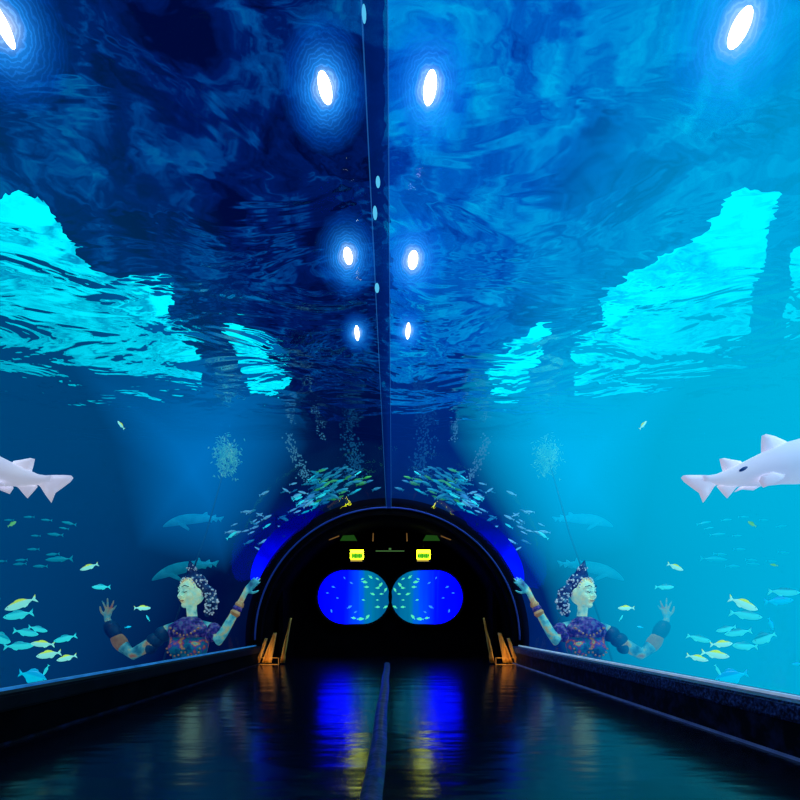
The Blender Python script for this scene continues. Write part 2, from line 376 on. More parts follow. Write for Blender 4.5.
def fish_body(bm, deep=1.0):
    prof = [(.50, .005, .0), (.46, .035, -.004), (.38, .075, -.005), (.26, .110, -.004), (.10, .128, 0), (-.06, .115, 0), (-.20, .080, .002), (-.30, .042, .003), (-.36, .024, .003), (-.39, .022, .003)]
    loft(bm, [[Vector((x, .42*h*math.cos(j*math.pi/7), z+deep*h*math.sin(j*math.pi/7))) for j in range(14)] for x, h, z in prof])
def fish_tail(bm): fin(bm, [(-.37, .018), (-.44, .075), (-.52, .135), (-.50, .06), (-.465, 0), (-.50, -.06), (-.52, -.135), (-.44, -.075), (-.37, -.018)], .008)
def fish_dorsal(bm, deep=1.0): fin(bm, [(.20, .095*deep), (.12, .155*deep), (.0, .165*deep), (-.12, .135*deep), (-.24, .065*deep), (-.1, .09*deep)], .006)
def fish_anal(bm, deep=1.0): fin(bm, [(-.02, -.10*deep), (-.08, -.15*deep), (-.18, -.12*deep), (-.25, -.055*deep), (-.12, -.08*deep)], .006)
def fish_pectoral(bm):
    fin(bm, [(.18, -.01), (.10, .015), (.02, -.02), (.06, -.06), (.14, -.05)], .004)
    bmesh.ops.rotate(bm, verts=bm.verts[:], cent=(.18, 0, 0), matrix=Matrix.Rotation(R(-18), 3, 'Z'))
    bmesh.ops.translate(bm, verts=bm.verts[:], vec=(0, -.052, 0))
protos = {}
def proto(mat, deep):
    """meshes for a fish with its parts"""
    key = (mat, deep)
    if key not in protos:
        bits = []
        for nm, fn, mm in (('body', lambda b: fish_body(b, deep), mat), ('tail_fin', fish_tail, mat), ('dorsal_fin', lambda b: fish_dorsal(b, deep), mat), ('anal_fin', lambda b: fish_anal(b, deep), mat), ('pectoral_fin', fish_pectoral, mat)):
            b = bmesh.new(); fn(b); o = link(nm, b, M[mm]); bits.append((nm, o.data)); bpy.data.objects.remove(o)
        b = bmesh.new(); [ellipsoid(b, (.38, s*.028, .018), (.016, .009, .016), seg=10, rings=6) for s in (-1, 1)]
        o = link('eyes', b, M['eye']); bits.append(('eyes', o.data)); bpy.data.objects.remove(o)
        b = bmesh.new(); fish_body(b, deep); fish_tail(b); fish_dorsal(b, deep); fish_anal(b, deep)
        o = link('fish', b, M[mat]); whole = o.data; bpy.data.objects.remove(o)
        protos[key] = (bits, whole)
    return protos[key]
def clear_y(px, py, Y, margin=1.10):
    """keep a swimmer outside the acrylic"""
    while True:
        p = P(px, py, Y)
        if math.hypot(p.x-X0, p.z-TZ) > TR*margin: return Y
        Y += .05
def fish(px, py, ln, head, pitch, mat, Y, label, group=None, parts=True, deep=1.0, mirror=False, yaw=0, cat='fish', name='fish'):
    Y = clear_y(px, py, Y) if Y < 7.4 else Y
    p = P(px, py, Y); size = ln*Y/F
    if mirror: p.x = 2*X0-p.x; head = -head
    rot = (0, -R(pitch), (0 if head > 0 else math.pi)+R(yaw))
    bits, whole = proto(mat, deep)
    if parts:
        t = empty(name, p, rot); t.scale = (size,)*3
        for nm, me in bits: o = bpy.data.objects.new(nm, me); C.objects.link(o); o.parent = t
    else:
        t = bpy.data.objects.new(name, whole); C.objects.link(t); t.location = p; t.rotation_euler = rot; t.scale = (size,)*3
    return tag(t, label, cat, group)
# px, py, length, heading, pitch, material, deep, words
near = [
 (675.5,567,18, 1,-20,'fish_yellow',1, 'pale yellow fish swimming alone above the statue\'s raised hand'),
 (664.5,587,19, 1,0,'fish_teal',1, 'teal fish directly above the statue\'s spread fingers'),
 (626,608,16,-1,0,'fish_yellow',1.1, 'small pale fish between the statue\'s face and its raised hand'),
 (621,618,7, 1,60,'fish_teal',1, 'tiny teal fish beside the statue\'s shoulder'),
 (640,627,7,-1,10,'fish_blue',1, 'tiny blue fish beside the statue\'s elbow'),
 (743.5,604,32, 1,-21,'fish_yellow',1, 'large pale fish with a yellow back leading the shoal downwards'),
 (746,615,32, 1,-9,'fish_teal',1, 'teal fish directly under the large yellow backed fish'),
 (784,592,29, 1,-3,'fish_teal',1, 'slim teal fish, upper of the pair beyond the shoal'),
 (779,601,29, 1,4,'fish_blue',1, 'blue fish, lower of the pair beyond the shoal'),
 (726,629,21,-1,-12,'fish_teal',1, 'teal fish at the top of the lower shoal with tail raised'),
 (738,632.5,27,-1,-8,'fish_teal',1, 'teal fish just under the topmost of the lower shoal'),
 (699,638.5,24, 1,-14,'fish_teal',1, 'teal fish on the tunnel side of the lower shoal diving'),
 (721.5,644,23, 1,3,'fish_yellow',1.05, 'pale fish with yellow edge in the middle of the lower shoal'),
 (745,646,28,-1,3,'fish_teal',1.05, 'plump teal fish meeting the pale fish nose to nose'),
 (715.5,654.5,27, 1,-9,'fish_yellow',1.05, 'broad pale fish with yellow head low in the shoal'),
 (697.5,658,21, 1,-14,'fish_yellow',1, 'small pale fish, lowest on the tunnel side of the shoal'),
 (764,638,24,-1,-20,'fish_teal',1.7, 'deep bodied teal fish with its tail raised'),
 (771,624,13, 1,-70,'fish_blue',1, 'small blue fish diving steeply over the deep bodied fish'),
 (718,670,12, 1,-60,'fish_teal',1, 'small teal fish diving to the big blue fish at the ledge'),
 (731,677,32,-1,-14,'fish_blue',1.7, 'big deep blue fish right above the ledge'),
 (643,425,11, 1,50,'fish_yellow',1, 'pale yellow fish by itself just under the water surface'),
 (752,524,10,-1,30,'fish_green',1.3, 'small bright yellow green fish within the faint shoal'),
 (774,565,8,-1,10,'fish_green',1, 'tiny yellow green fish below the faint shoal'),
 (797,664,10,-1,0,'fish_blue',1, 'small blue fish by the outer edge of the glass'),
]
for mir in (False, True):
    side = 'in the left tank' if mir else 'in the right tank'
    for px, py, ln, hd, pi_, mt, dp, words in near:
        Y = 3.5 if px > 640 else 4.4
        if mir and mt == 'fish_teal' and py < 640: mt = 'fish_teal'
        fish(px, py, ln, hd, pi_, mt, Y, words+' '+side, parts=ln > 12, deep=dp, mirror=mir, yaw=random.uniform(-8, 8))
far = [(415,493,60,1,12),(505,480,45,1,5),(435,513,40,1,10),(470,538,65,1,5),(548,543,40,1,2),(655,480,40,1,0),(725,505,45,1,6),(575,468,45,1,0),(558,597,50,1,0),(480,617,55,1,-4),(455,637,110,1,-2),(530,665,60,1,0),(605,640,50,1,-3),(612,656,55,1,-3),(685,645,45,1,-3),(735,610,50,1,-5)]
for mir in (False, True):
    sd = 'left' if mir else 'right'
    for cx, cy, l_, hd, pi_ in far:
        fish(600+cx/4, 400+cy/4, l_/4, hd, pi_, 'fish_faint', 6.2, 'faint slender fish in the loose distant shoal of the %s tank' % sd, 'distant shoal in the %s tank' % sd, parts=False, mirror=mir, deep=.7)
# the dense school round the arch
cx0, cy0 = 388, 640
rest = []
for mir in (False, True):
    sd = 'left' if mir else 'right'
    rnd = random.Random(11)
    for k in range(142):
        if k >= 24:
            a = rnd.gauss(67, 8); a = max(47, min(86, a)); r = rnd.uniform(150, 184-max(0, a-68)*.8)
        else:
            a = rnd.uniform(34, 50); r = rnd.uniform(158, 192)
        x = cx0+r*math.cos(R(a)); y = cy0-r*math.sin(R(a))
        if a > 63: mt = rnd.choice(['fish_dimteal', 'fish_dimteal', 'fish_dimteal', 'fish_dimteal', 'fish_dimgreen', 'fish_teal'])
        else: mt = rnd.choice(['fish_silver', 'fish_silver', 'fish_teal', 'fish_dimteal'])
        o_ = fish(x, y, rnd.uniform(7, 13), -1 if rnd.random() < .8 else 1, (1)*rnd.gauss(24, 7)*1, mt, 7.75+.95*((k*0.618) % 1), 'small fish in the dense school curving over the %s half of the arch' % sd, 'school over the %s half of the arch' % sd, parts=False, mirror=mir, deep=.85)
        if k >= 85: rest.append(o_)
bpy.context.view_layer.update()
bm = bmesh.new(); rm_ = []
for o_ in rest:
    mt_ = o_.data.materials[0]
    if mt_ not in rm_: rm_.append(mt_)
    n0 = len(bm.faces); n1 = len(bm.verts); bm.from_mesh(o_.data); bm.verts.ensure_lookup_table(); bm.faces.ensure_lookup_table()
    bmesh.ops.transform(bm, matrix=o_.matrix_world, verts=bm.verts[n1:])
    for f in bm.faces[n0:]: f.material_index = rm_.index(mt_)
    bpy.data.objects.remove(o_)
tag(link('fish_shoal', bm, None, mats=rm_), 'remaining small fish crowded in the school around the arch', 'fish', kind='stuff')
# ---------------------------------------------------------------- sharks
M['shark'] = pbr('pale shark skin', [(.3, (.74, .76, .95)), (.7, (.92, .92, 1))], scale=3, rough=.55, emis=.52, spec=.3)  # emission makes the skin brighter than the lamps alone
M['shark_fin'] = pbr('pale fin skin', [(.3, (.80, .78, .95)), (.7, (.94, .90, 1))], scale=3, rough=.55, emis=.55, spec=.3)
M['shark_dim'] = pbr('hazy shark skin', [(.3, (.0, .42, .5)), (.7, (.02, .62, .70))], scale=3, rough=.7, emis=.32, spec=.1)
SP = 3.3; ss = SP/F
def q(x, y): return ((x-850)*ss, (470-y)*ss)
shark_meshes = []
bm = bmesh.new()
prof = [(702,479.5,4),(708,479.8,4.3),(716,479.8,5.5),(728,478.5,9.5),(745,474,13),(762,470,17.5),(785,464,21.5),(800,462,23.5),(830,457,26.5),(870,452,28),(910,450,26),(945,452,21),(970,455,15),(990,459,9),(1001,462,4),(1004,463,1)]
rings = []
for x, y, h in prof:
    X, Z = q(x, y)
    rings.append([Vector((X, .78*h*ss*math.cos(j*math.pi/12), Z+h*ss*math.sin(j*math.pi/12)*(1 if math.sin(j*math.pi/12) > 0 else .92))) for j in range(24)])
loft(bm, rings)
def sharkfin(name, pts, th, yoff=0, tiltx=0):
    b = bmesh.new(); fin(b, [q(*p) for p in pts], th)
    if tiltx:
        c = Vector((*[q(*pts[0])[0]], 0, q(*pts[0])[1])); bmesh.ops.rotate(b, verts=b.verts[:], cent=c, matrix=Matrix.Rotation(R(tiltx), 3, 'X'))
    bmesh.ops.translate(b, verts=b.verts[:], vec=(0, yoff, 0))
    return (name, b, 'fin')
bits = [('body', bm, 'skin'),
 sharkfin('tail_fin', [(718,475),(712,475.5),(700,475),(690,475),(683,475.5),(681,478),(684,482),(692,488),(699,493),(703,503),(709,495),(714,487),(718,483)], .016),
 sharkfin('rear_dorsal_fin', [(745,466),(741,461),(732,459.5),(724,458),(719.5,459),(721,466),(723,473),(735,476)], .016),
 sharkfin('front_dorsal_fin', [(795,450),(786,441),(775,436),(766,434),(761.5,436),(761,444),(761,453),(775,462)], .02),
 sharkfin('anal_fin', [(744,482),(736,488),(731,494),(727,498.5),(722,493),(716.5,486.5),(726,482)], .012),
 sharkfin('pelvic_fin', [(776,478),(774,482),(764,487),(754,491),(750,485),(752,480),(764,474)], .012, -.08),
 sharkfin('pelvic_fin', [(770,482),(760,488),(748,487),(740,490),(745,485),(756,480)], .01, .06),
 sharkfin('pectoral_fin', [(930,462),(905,488),(880,512),(872,505),(884,486),(896,466)], .014, -.13, 20),
 sharkfin('pectoral_fin', [(930,462),(905,488),(880,512),(872,505),(884,486),(896,466)], .014, .13, -20)]
b = bmesh.new()
for k in range(5):
    X, Z = q(936-k*6, 452)
    for s in (-1, 1): ellipsoid(b, (X, s*.78*22*ss*.98, Z), (.004, .008, .05), seg=8, rings=6)
bits.append(('gill_slits', b, 'dark'))
b = bmesh.new()
for s in (-1, 1): X, Z = q(978, 453); ellipsoid(b, (X, s*.078, Z), (.014, .02, .014), seg=10, rings=8)
bits.append(('eyes', b, 'dark'))
M['mark'] = pbr('blue grey patch', [(.3, (.06, .10, .3)), (.7, (.12, .18, .42))], rough=.6)
b = bmesh.new(); X, Z = q(738, 471.5); ellipsoid(b, (X, -.78*10.5*ss*.93, Z), (5*ss, .012, 1.9*ss), Matrix.Rotation(R(-28), 3, 'Y')); bits.append(('claspers_spot', b, 'mark'))
mm = {'skin': 'shark', 'fin': 'shark_fin', 'dark': 'eye', 'mark': 'mark'}
shark_data = []
for nm, b, k in bits:
    o = link(nm, b, M[mm[k]]); sm = bpy.data.meshes.new_from_object(o); shark_data.append((nm, sm, k)); bpy.data.objects.remove(o)
def shark(loc, rot, sc, label, dim=False):
    t = empty('shark', loc, rot); t.scale = (sc,)*3; tag(t, label, 'shark')
    for nm, me, k in shark_data:
        if nm == 'claspers_spot': nm = 'dark_patch'
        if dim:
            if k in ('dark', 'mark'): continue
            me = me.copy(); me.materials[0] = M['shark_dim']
        o = bpy.data.objects.new(nm, me); C.objects.link(o); o.parent = t
    return t
p = P(850, 470, SP)
shark(p, (0, 0, 0), 1, 'large pale shark passing close outside the right glass, tail first in view')
p = Vector((2*X0-p.x-.055, p.y, p.z+.0)); shark(p, (0, 0, math.pi), 1, 'large pale shark whose tail shows outside the left glass')
for mir in (False, True):
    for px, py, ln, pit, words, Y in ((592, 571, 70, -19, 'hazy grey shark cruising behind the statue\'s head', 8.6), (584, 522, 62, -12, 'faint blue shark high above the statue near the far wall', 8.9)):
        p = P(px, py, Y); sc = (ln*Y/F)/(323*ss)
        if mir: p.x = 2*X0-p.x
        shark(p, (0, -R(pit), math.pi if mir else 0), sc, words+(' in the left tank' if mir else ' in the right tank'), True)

# ---------------------------------------------------------------- statue
def multi(name, stops, scale, es=.15, rough=.5):
    return pbr(name, stops, scale=scale, rough=rough, emis=es, detail=6)
M['skin'] = multi('painted stone skin', [(.34, (.0, .10, .2)), (.45, (.04, .42, .50)), (.54, (.18, .72, .66)), (.60, (.60, .70, .35)), (.70, (.7, .25, .12))], 5.5, .28)
M['face'] = multi('painted face', [(.36, (.05, .42, .42)), (.46, (.40, .95, .70)), (.58, (.75, .98, .50)), (.64, (.7, .50, .2)), (.74, (.5, .2, .1))], 5.0, .55)
M['cloth'] = multi('purple mosaic cloth', [(.36, (.0, .01, .10)), (.47, (.03, .03, .30)), (.53, (.18, .06, .34)), (.58, (.02, .25, .45)), (.63, (.45, .12, .25)), (.68, (.5, .6, .75))], 16, .16)
M['bodice'] = multi('painted bodice', [(.36, (.0, .10, .25)), (.47, (.0, .32, .42)), (.54, (.05, .1, .5)), (.58, (.7, .10, .12)), (.63, (.8, .55, .10)), (.70, (.1, .6, .5))], 8, .2)
M['dress'] = multi('dark teal robe', [(.3, (.0, .04, .12)), (.6, (.0, .14, .25)), (.8, (.05, .35, .45))], 5, .08)
M['headdress'] = multi('dark jewelled cloth', [(.40, (.0, .02, .10)), (.56, (.01, .08, .22)), (.66, (.2, .5, .62))], 9, .08)
M['bead'] = multi('pale shell beads', [(.3, (.35, .6, .7)), (.7, (.8, .9, .85))], 9, .3)
M['gold'] = multi('gold band', [(.3, (.45, .2, .05)), (.7, (.8, .5, .2))], 9, .2)
M['dark'] = pbr('dark painted line', [(.3, (.0, .03, .05)), (.7, (.0, .05, .08))], rough=.6)
SY = 7.15; u = SY/F
def S(x, y, z): return Vector((x*u, y*u, z*u))
hc = S(-3.5, -1, 59); hrot = Matrix.Rotation(R(30), 3, 'Z') @ Matrix.Rotation(R(4), 3, 'X') @ Matrix.Diagonal((1.08, 1.08, 1.1)).to_3x3()
def HH(x, y, z): return hc + hrot @ S(x, y, z)      # face looks along -y before the turn
bm = bmesh.new()
ellipsoid(bm, S(0, 0, 12), S(19, 10, 14)); ellipsoid(bm, S(0, 0, -8), S(14.5, 10, 18)); ellipsoid(bm, S(1, 0, -34), S(19, 13, 20))
ellipsoid(bm, S(-8, -7, 3), S(7.5, 7, 7)); ellipsoid(bm, S(9, -7, 2), S(7.5, 7, 7))
tube(bm, [S(-22, 0, 21), S(0, 0, 25), S(22, 0, 19)], [6.5*u, 8*u, 6.5*u])
tube(bm, [S(-3, 1, 22), S(-3, 0, 34), S(-2, -1, 50)], [7*u, 5*u, 5.2*u])
tube(bm, [S(-22, 0, 21), S(-28, -3, 15), S(-31, -6, 9), S(-36, -6, 17), S(-44, -4, 32), S(-53, -2, 50), S(-57, -2, 58)], [6*u, 5.4*u, 5.0*u, 4.8*u, 4.1*u, 2.8*u, 2.6*u])
tube(bm, [S(22, 0, 19), S(36, -2, 7), S(54, -5, -4), S(62, -6, 3), S(70, -6, 15), S(77, -6, 28), S(78.5, -6, 31)], [6.4*u, 6.4*u, 6*u, 6.4*u, 5.2*u, 3.3*u, 3.1*u])
# hands: palm, four fingers and a thumb
def hand(c, d, side, curls, spread):
    c, d, side = Vector(c), Vector(d).normalized(), Vector(side).normalized()
    nrm = d.cross(side)
    pr = [c+d*0, c+d*3.5, c+d*7]
    for w_ in (-2.6, -.9, .9, 2.6): tube(bm, [S(*(c+side*w_*.6)), S(*(c+d*4+side*w_*.9)), S(*(c+d*8+side*w_))], [1.5*u, 1.6*u, 1.35*u], 8)
    for k, (w_, ln) in enumerate(((-2.9, 7.5), (-1.0, 9.2), (1.0, 8.8), (2.9, 6.6))):
        ln *= 1.25
        b0 = c+d*8+side*w_; dd = (d+side*w_*spread).normalized(); pts_ = [b0]; cu = curls[k]
        for j in range(3):
            dd = (dd+nrm*cu*(.5+j*.3)).normalized(); pts_.append(pts_[-1]+dd*ln*(.42, .33, .25)[j])
        tube(bm, [S(*p_) for p_ in pts_], [1.15*u, 1.05*u, .95*u, .75*u], 8)
    t0 = c+d*2.2-side*2.2; t1 = t0+(d*.5-side+nrm*.3).normalized()*4; t2 = t1+(d*.9-side*.5+nrm*.3).normalized()*3.8; t3 = t2+(d-side*.1+nrm*.3).normalized()*2.6
    tube(bm, [S(*t0), S(*t1), S(*t2), S(*t3)], [1.6*u, 1.35*u, 1.15*u, .85*u], 8)
hand((-57, -2, 58), (-.68, 0, .75), (.75, .2, .7), (.02, .06, .12, .2), .05)
hand((79, -6, 32), (-.25, 0, 1), (-1, -.1, -.25), (.1, .05, .1, .2), .26)
# head and features
ellipsoid(bm, hc, S(10, 12, 13.5), hrot); ellipsoid(bm, HH(0, -3.5, -6.5), S(7, 8, 8), hrot)
ellipsoid(bm, HH(0, -9, -12.5), S(3.2, 3, 2.6), hrot)                     # chin
tube(bm, [HH(0, -11.2, 2), HH(0, -13.4, -2), HH(0, -14.6, -4.2)], [.9*u, 1.2*u, 1.7*u], 8)   # nose
for s in (-1, 1):
    ellipsoid(bm, HH(s*1.5, -12.9, -4.4), S(1.3, 1.3, 1), hrot)
    tube(bm, [HH(s*1.5, -11.6, 2.6), HH(s*4.5, -11, 3.6), HH(s*7.5, -8.6, 2.8)], [.8*u, 1.0*u, .7*u], 8)
    ellipsoid(bm, HH(s*4.2, -10.1, .2), S(2.3, 1.6, 1.5), hrot); ellipsoid(bm, HH(s*5.2, -8.4, -4.6), S(3, 3, 3), hrot)
    ellipsoid(bm, HH(s*9.9, 0, -1.5), S(1.2, 2.2, 3.4), hrot)
ellipsoid(bm, HH(0, -11.4, -7.6), S(3.2, 1.3, .85), hrot); ellipsoid(bm, HH(0, -11.2, -9.1), S(2.7, 1.4, 1), hrot)

origin = P(585, 650, SY)
def build_statue():
    t = empty('goddess_statue', origin)
    body = link('body', bm, M['skin'], t); body.data.materials.append(M['face'])
    rm = body.modifiers.new('r', 'REMESH'); rm.mode = 'VOXEL'; rm.voxel_size = .0125; rm.use_smooth_shade = True
    smo = body.modifiers.new('s', 'SMOOTH'); smo.iterations = 2; smo.factor = .5
    dg = bpy.context.evaluated_depsgraph_get(); me = bpy.data.meshes.new_from_object(body.evaluated_get(dg)); body.modifiers.clear(); body.data = me
    while len(me.materials) < 2: me.materials.append(M['face'])
    zc = 34*u
    for p_ in me.polygons:
        if p_.center.z > zc and abs(p_.center.x-hc.x) < 18*u: p_.material_index = 1
        p_.use_smooth = True
    b = bmesh.new()                                                     # closed eyelid lines, lips
    for s in (-1, 1): tube(b, [HH(s*2.4, -11.9, -.5), HH(s*4.3, -12.0, -1.2), HH(s*6.3, -10.9, -.3)], [.3*u, .5*u, .3*u], 8); tube(b, [HH(s*1.8, -12.3, 3.6), HH(s*4.5, -11.9, 5), HH(s*7.6, -9.6, 3.8)], [.35*u, .5*u, .3*u], 8)
    link('eyes_and_brows', b, M['dark'], t)
    b = bmesh.new(); tube(b, [HH(-2.8, -12.2, -8.2), HH(0, -12.9, -8.4), HH(2.8, -12.2, -8.2)], [.4*u, .5*u, .4*u], 8); link('lips', b, M['gold'], t)
    # headdress: a hood rising to a peak with falling ornaments
    b = bmesh.new()
    ellipsoid(b, HH(0, 4, 4), S(11.4, 11, 13.2), hrot); tube(b, [HH(0, 2, 12), HH(0, 1, 20), HH(0, -1, 27)], [8*u, 4.5*u, .8*u])
    tube(b, [HH(-9, 5, 4), HH(-15, 8, -2), HH(-16, 8, -12), HH(-10, 7, -22)], [4*u, 6*u, 5.5*u, 2.5*u]); tube(b, [HH(9, 6, 2), HH(12, 8, -8), HH(9, 8, -18)], [4*u, 4.5*u, 2*u])
    hd = link('headdress', b, M['headdress'], t)
    b = bmesh.new(); rnd = random.Random(3)
    for c_, r_, n_ in ((HH(0, 4, 4), 13.2, 60), (HH(-15, 8, -3), 6.0, 30), (HH(-16, 8, -12), 6.8, 36), (HH(-12, 8, -19), 4.5, 16), (HH(0, 1, 19), 5, 12), (HH(12, 8, -8), 5.2, 8)):
        for k in range(n_):
            d = Vector((rnd.gauss(0, 1)-.4, -abs(rnd.gauss(0, .8))-.15, rnd.gauss(0, 1))).normalized(); ellipsoid(b, c_+d*r_*u, S(*[rnd.uniform(.4, 1.35)]*3), seg=8, rings=6)
    for k in range(11):
        a = math.pi*k/10; ellipsoid(b, HH(9.8*math.cos(a), -8.2+3*abs(math.cos(a)), 3+8.6*math.sin(a)), S(.95, .95, .95), seg=8, rings=6)
    link('beads', b, M['bead'], hd)
    # clothing: collar, puff sleeves, bodice, robe
    b = bmesh.new()
    loft(b, [[S(ax*math.cos(j*math.pi/12)-1, ay*math.sin(j*math.pi/12)-dy, z) for j in range(24)] for ax, ay, z, dy in ((6.5, 6.5, 33, 0), (12, 10, 30, 1), (21, 12.5, 24, 1), (22, 13.5, 18, 1), (20, 13.5, 13, 1))])
    link('collar', b, M['cloth'], t)
    b = bmesh.new(); ellipsoid(b, S(-25, -1, 19), S(8, 8, 8.5)); ellipsoid(b, S(-23, -4, 14), S(6, 6, 6)); link('puff_sleeve', b, M['cloth'], t)
    b = bmesh.new(); ellipsoid(b, S(25, -1, 16), S(9, 8, 8)); ellipsoid(b, S(33, -2, 10), S(8.5, 7.5, 7.5)); ellipsoid(b, S(38, -2, 3), S(7, 7, 7)); link('puff_sleeve', b, M['dress'], t)
    b = bmesh.new()
    loft(b, [[S(ax*math.cos(j*math.pi/12), ay*math.sin(j*math.pi/12), z) for j in range(24)] for ax, ay, z in ((20, 11.5, 14), (19.5, 12, 6), (17.5, 11.5, -2), (15.5, 11, -10), (15.6, 11, -18), (20, 14, -30))])
    for x in (-8, 9): ellipsoid(b, S(x, -8.2, 2.5), S(8.2, 7.6, 7.8))
    link('bodice', b, M['bodice'], t)
    b = bmesh.new()
    for x in (-8, 9):
        for k in range(7): a = math.pi*(1+k/6); ellipsoid(b, S(x+7.6*math.cos(a), -13.2, 2+7.2*math.sin(a)), S(1, 1, 1), seg=8, rings=6)
    for k in range(9): ellipsoid(b, S(-14+3.4*k, -12.6-1.2*math.sin(math.pi*k/8), 22-7*math.sin(math.pi*k/8)), S(1.2, 1.2, 1.2), seg=8, rings=6)
    link('shell_trim', b, M['gold'], t)
    b = bmesh.new()
    zf = (-.82-origin.z)/u
    loft(b, [[S((ax*(1+.06*math.cos(6*j*math.pi/12)))*math.cos(j*math.pi/12), ay*math.sin(j*math.pi/12), z) for j in range(24)] for ax, ay, z in ((20, 14, -22), (24, 17, -40), (28, 20, -60), (32, 23, zf))])
    link('robe', b, M['dress'], t)
    def band(name, c, d, r, w_, mat):
        b = bmesh.new(); d = Vector(d).normalized(); c = Vector(c)
        tube(b, [S(*(c-d*w_)), S(*c), S(*(c+d*w_))], [r*u, r*1.08*u, r*u], 16); link(name, b, M[mat], t)
    band('bracelet', (-49, -2.6, 41), (-.5, .1, .86), 4.6, .8, 'cloth'); band('bracelet', (-51, -2.3, 45), (-.5, .1, .86), 4.2, .6, 'gold'); band('bracelet', (-47, -3.2, 37), (-.5, .1, .86), 4.8, .5, 'gold')
    band('arm_cuff', (66, -6, 8), (.55, 0, .83), 6.6, 4, 'gold'); band('lace_cuff', (73, -6, 20), (.5, 0, .86), 6.8, 4.0, 'dress')
    return t
st = build_statue()
tag(st, 'painted goddess statue with beaded headdress and raised arms in the right tank', 'statue')
t2 = st.copy(); C.objects.link(t2); t2.location.x = 2*X0-st.location.x; t2.scale.x = -1
for ch in list(st.children):
    c = ch.copy(); C.objects.link(c); c.parent = t2
    for g_ in ch.children: d_ = g_.copy(); C.objects.link(d_); d_.parent = c
t2['label'] = 'shadowy painted goddess statue with raised arms in the left tank'

# ---------------------------------------------------------------- plants and bubbles
M['kelp'] = multi('pale green weed', [(.3, (.02, .25, .22)), (.55, (.10, .55, .35)), (.75, (.35, .85, .4))], 6, .6)  # self-glow added to brighten the weed
M['stalk'] = multi('weed stalk', [(.3, (.0, .06, .1)), (.7, (.02, .14, .18))], 6, .05)
M['bub'] = emit('lit bubbles', (.10, .55, .85), .55)
M['bubdim'] = emit('dim bubbles', (.01, .16, .36), .6)
def leafy(px, py, Y, w_, h_, n, mir, label):
    p = P(px, py, Y)
    if mir: p.x = 2*X0-p.x
    t = empty('sea_weed', (p.x, p.y, -.8)); tag(t, label, 'seaweed')
    b = bmesh.new(); rnd = random.Random(5)
    top = p.z+.8; sx = -1.0*(1 if not mir else -1)
    tube(b, [Vector((-sx*1.3, 0, 0)), Vector((-sx*.9, .1, top*.35)), Vector((-sx*.35, 0, top*.7)), Vector((0, 0, top))], [.02, .018, .014, .012], 8); link('stalk', b, M['stalk'], t)
    b = bmesh.new()
    for k in range(n):
        c = Vector((rnd.gauss(0, w_), rnd.gauss(0, .1), top+rnd.gauss(0, h_)))
        a = rnd.uniform(0, 6.28); d = Vector((math.cos(a), rnd.uniform(-.4, .4), math.sin(a)))*rnd.uniform(.02, .05); s_ = d.orthogonal().normalized()*.014
        v = [b.verts.new(c-d), b.verts.new(c+s_), b.verts.new(c+d), b.verts.new(c-s_)]; b.faces.new(v)
    link('fronds', b, M['kelp'], t)
for mir in (False, True):
    leafy(548, 457, 8.3, .10, .14, 480, mir, 'pale green tuft of weed on a long stalk in the %s tank' % ('left' if mir else 'right'))
def bubbles(path, Y, n, spread, size, mat, mir, label):
    b = bmesh.new(); rnd = random.Random(len(label)); pts = [P(x, y, Y) for x, y in path]
    if mir: pts = [Vector((2*X0-p.x, p.y, p.z)) for p in pts]
    for k in range(n):
        f = rnd.random()*(len(pts)-1); i = int(f); c = pts[i].lerp(pts[i+1], f-i)+Vector((rnd.gauss(0, spread), rnd.gauss(0, .08), rnd.gauss(0, spread*.6)))
        bmesh.ops.create_icosphere(b, subdivisions=1, radius=rnd.uniform(.4, 1)*size, matrix=Matrix.Translation(c))
    o = link('bubble_stream', b, M[mat]); return tag(o, label, 'bubbles', kind='stuff')
for mir in (False, True):
    sd = 'left' if mir else 'right'
    bubbles([(427,432),(424,452),(418,468),(430,480)], 8.9, 260, .09, .022, 'bubdim', mir, 'faint bubble stream rising over the %s of the arch crown' % sd)
    bubbles([(487,436),(483,452),(474,468),(470,480)], 8.7, 150, .05, .02, 'bub', mir, 'bright bubble stream between the weed and the arch on the %s' % sd)
    bubbles([(468,400),(462,420),(452,440)], 8.8, 70, .03, .016, 'bub', mir, 'thin bubble stream near the surface on the %s' % sd)

# ---------------------------------------------------------------- painted arch glow and lobby
def crescent_mat():
    m, nt, o = new_mat('blue backlit collar')
    tc = N(nt, 'ShaderNodeTexCoord'); sp = N(nt, 'ShaderNodeSeparateXYZ'); L(nt, tc.outputs['Object'], sp.inputs[0])
    mr = N(nt, 'ShaderNodeMapRange'); mr.inputs[1].default_value = 2.05; mr.inputs[2].default_value = 1.1; L(nt, sp.outputs[2], mr.inputs[0])
    nz = N(nt, 'ShaderNodeTexNoise', Scale=3); L(nt, tc.outputs['Object'], nz.inputs['Vector'])
    mu = N(nt, 'ShaderNodeMath', operation='MULTIPLY'); L(nt, mr.outputs[0], mu.inputs[0]); L(nt, nz.outputs['Fac'], mu.inputs[1])
    c = ramp(nt, mu.outputs[0], [(0, (0, .0, .03)), (.2, (0, .0, .35)), (.42, (0, .003, 1))])
    e = N(nt, 'ShaderNodeEmission', Strength=2.6); L(nt, c, e.inputs[0]); L(nt, e.outputs[0], o.inputs[0]); return m
M['crescent'] = crescent_mat()
